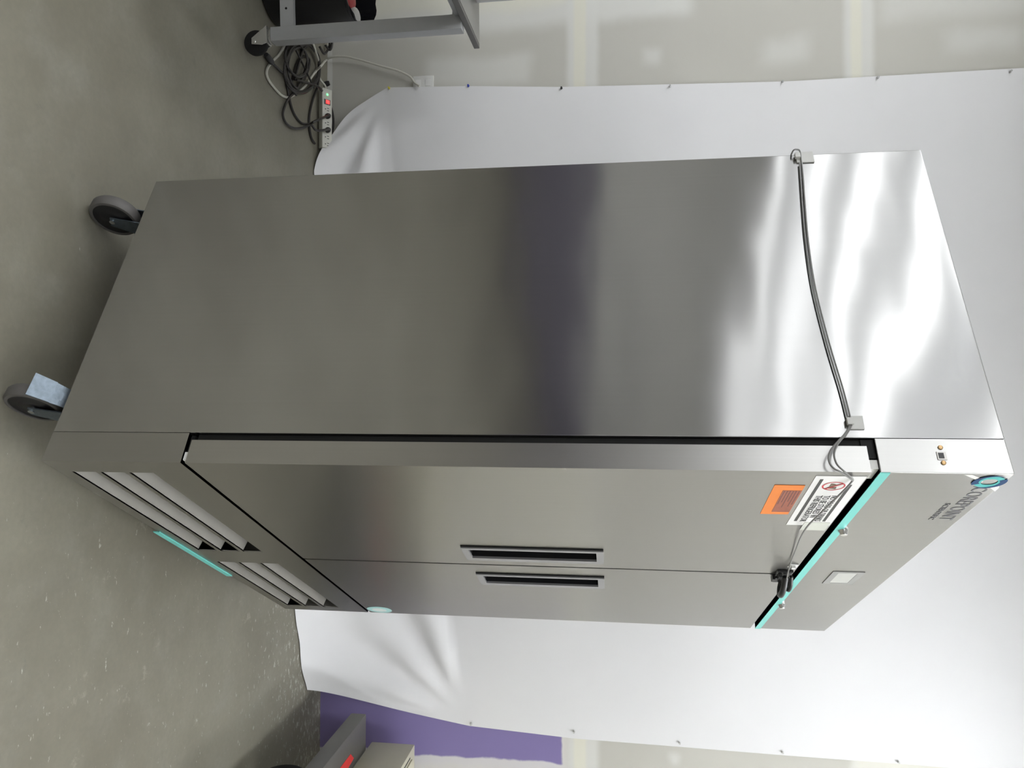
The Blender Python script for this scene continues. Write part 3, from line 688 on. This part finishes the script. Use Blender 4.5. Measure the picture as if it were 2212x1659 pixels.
# crumpled things lying in the bin
def blob(name, loc, r, mat, label, cat, sc_=(1, 1, 1), seed=1):
    rnd = random.Random(seed); bm = bmesh.new(); bmesh.ops.create_icosphere(bm, subdivisions=3, radius=r)
    off = [Vector((rnd.uniform(-1, 1), rnd.uniform(-1, 1), rnd.uniform(-1, 1))).normalized() for _ in range(14)]
    for v in bm.verts:
        n_ = v.co.normalized(); d = max(n_.dot(o) for o in off); v.co *= (.72+.3*d); v.co = Vector((v.co.x*sc_[0], v.co.y*sc_[1], v.co.z*sc_[2]))
    o = finish(name, bm, mat, None); o.location = loc; return tag(o, label, cat)
b1, b2 = onz(763, 37, .335), onz(757, 8, .335)
blob('crumpled_paper', (b1.x, b1.y, .337), .042, plain('white_paper', (.75, .75, .73), .6), 'crumpled white paper lying in the black bin', 'paper', (1, 1, .6), 3)
blob('red_wrapper', (b2.x-.015, b2.y, .33), .040, plain('red_wrap', (.50, .06, .06), .4), 'crumpled red wrapper lying in the black bin', 'wrapper', (1, 1, .6), 5)
# carton on the table
cb = onz(1036, 2, .862)
cp = aty(1024, 9, 2.75)
ct = thing('carton', (cp.x-.16, cp.y-.09, .8615), 'white carton with blue print on the work table', 'box', rt)
bm = bmesh.new(); box(bm, -.16, .16, -.1, .085, 0, .15, bev=.002); finish('carton_body', bm, plain('carton_white', (.66, .67, .68), .5), ct)
BLUE = plain('blue_ink', (.06, .12, .60), .5)
for (a, b, z0, z1) in ((.135, .157, .030, .048), (.11, .13, .035, .046), (.135, .155, .075, .083), (.135, .155, .10, .108), (.13, .156, .128, .136)):
    bm = bmesh.new(); box(bm, a, b, -.1008, -.1002, z0, z1); finish('print_mark', bm, BLUE, ct); bm = bmesh.new(); box(bm, .1602, .1608, -.06, -.06+(b-a)*2, z0, z1); finish('print_mark', bm, BLUE, ct)

# ------------------------------------------------------------------ dolly and beige cabinet on the right
DG = plain('dolly_grey', (.11, .105, .095), .45)
dl = thing('equipment_dolly', (1.43, 2.7, 0), 'grey steel dolly arm with red stripe standing by the purple wall', 'dolly')
bm = bmesh.new(); box(bm, -.07, .09, -.75, .50, .225, .295, bev=.006); finish('arm', bm, DG, dl, smooth=True)
bm = bmesh.new(); box(bm, -.06, .08, .50, .512, .232, .288, bev=.003); finish('end_cap', bm, BLACKP, dl)
bm = bmesh.new(); prism(bm, [(.015, .02), (.060, .02), (.060, .26), (.05, .34), (.015, .30)], lambda x, y: (x, y, .2955), lambda x, y: (x, y, .2965)); finish('red_stripe', bm, plain('red_tape', (.75, .03, .03), .35), dl)
bm = bmesh.new(); box(bm, .09, .60, -.70, -.62, .225, .295, bev=.004); box(bm, .52, .60, -.62, .50, .225, .295, bev=.004); finish('cross_frame', bm, DG, dl, smooth=True)
for (x, y) in ((.03, .08), (.56, .08), (.03, -.66), (.56, -.66)):
    bm = bmesh.new(); box(bm, x-.035, x+.035, y-.035, y+.035, .20, .2255); box(bm, x-.034, x-.030, y-.03, y+.03, .08, .20); box(bm, x+.030, x+.034, y-.03, y+.03, .08, .20); fk = finish('wheel_fork', bm, DG, dl)
    bm = bmesh.new(); lathe(bm, [(.02, -.026), (.078, -.026), (.09, -.02), (.095, -.01), (.095, .01), (.09, .02), (.078, .026), (.02, .026)], Matrix.Translation((x, y, .095)) @ Matrix.Rotation(math.pi/2, 4, 'Y'), 28); finish('wheel', bm, BLACK, fk, smooth=True)
cbn = thing('beige_cabinet', (1.515, 2.6, .2965), 'beige metal equipment cabinet riding on the grey dolly', 'cabinet')
CABP = plain('beige_enamel', (.50, .48, .37), .4)
bm = bmesh.new(); box(bm, 0, .48, 0, .675, 0, .20, bev=.004); finish('casing', bm, CABP, cbn, smooth=True)
bm = bmesh.new(); box(bm, .022, .028, .25, .60, .2002, .2008); finish('lid_slot', bm, BLACK, cbn)
bm = bmesh.new(); box(bm, .04, .44, .08, .62, .2001, .206, bev=.002); finish('lid', bm, CABP, cbn)
bm = bmesh.new(); box(bm, -.004, -.0001, .30, .36, .085, .095, bev=.001); finish('side_latch', bm, CHROME, cbn)
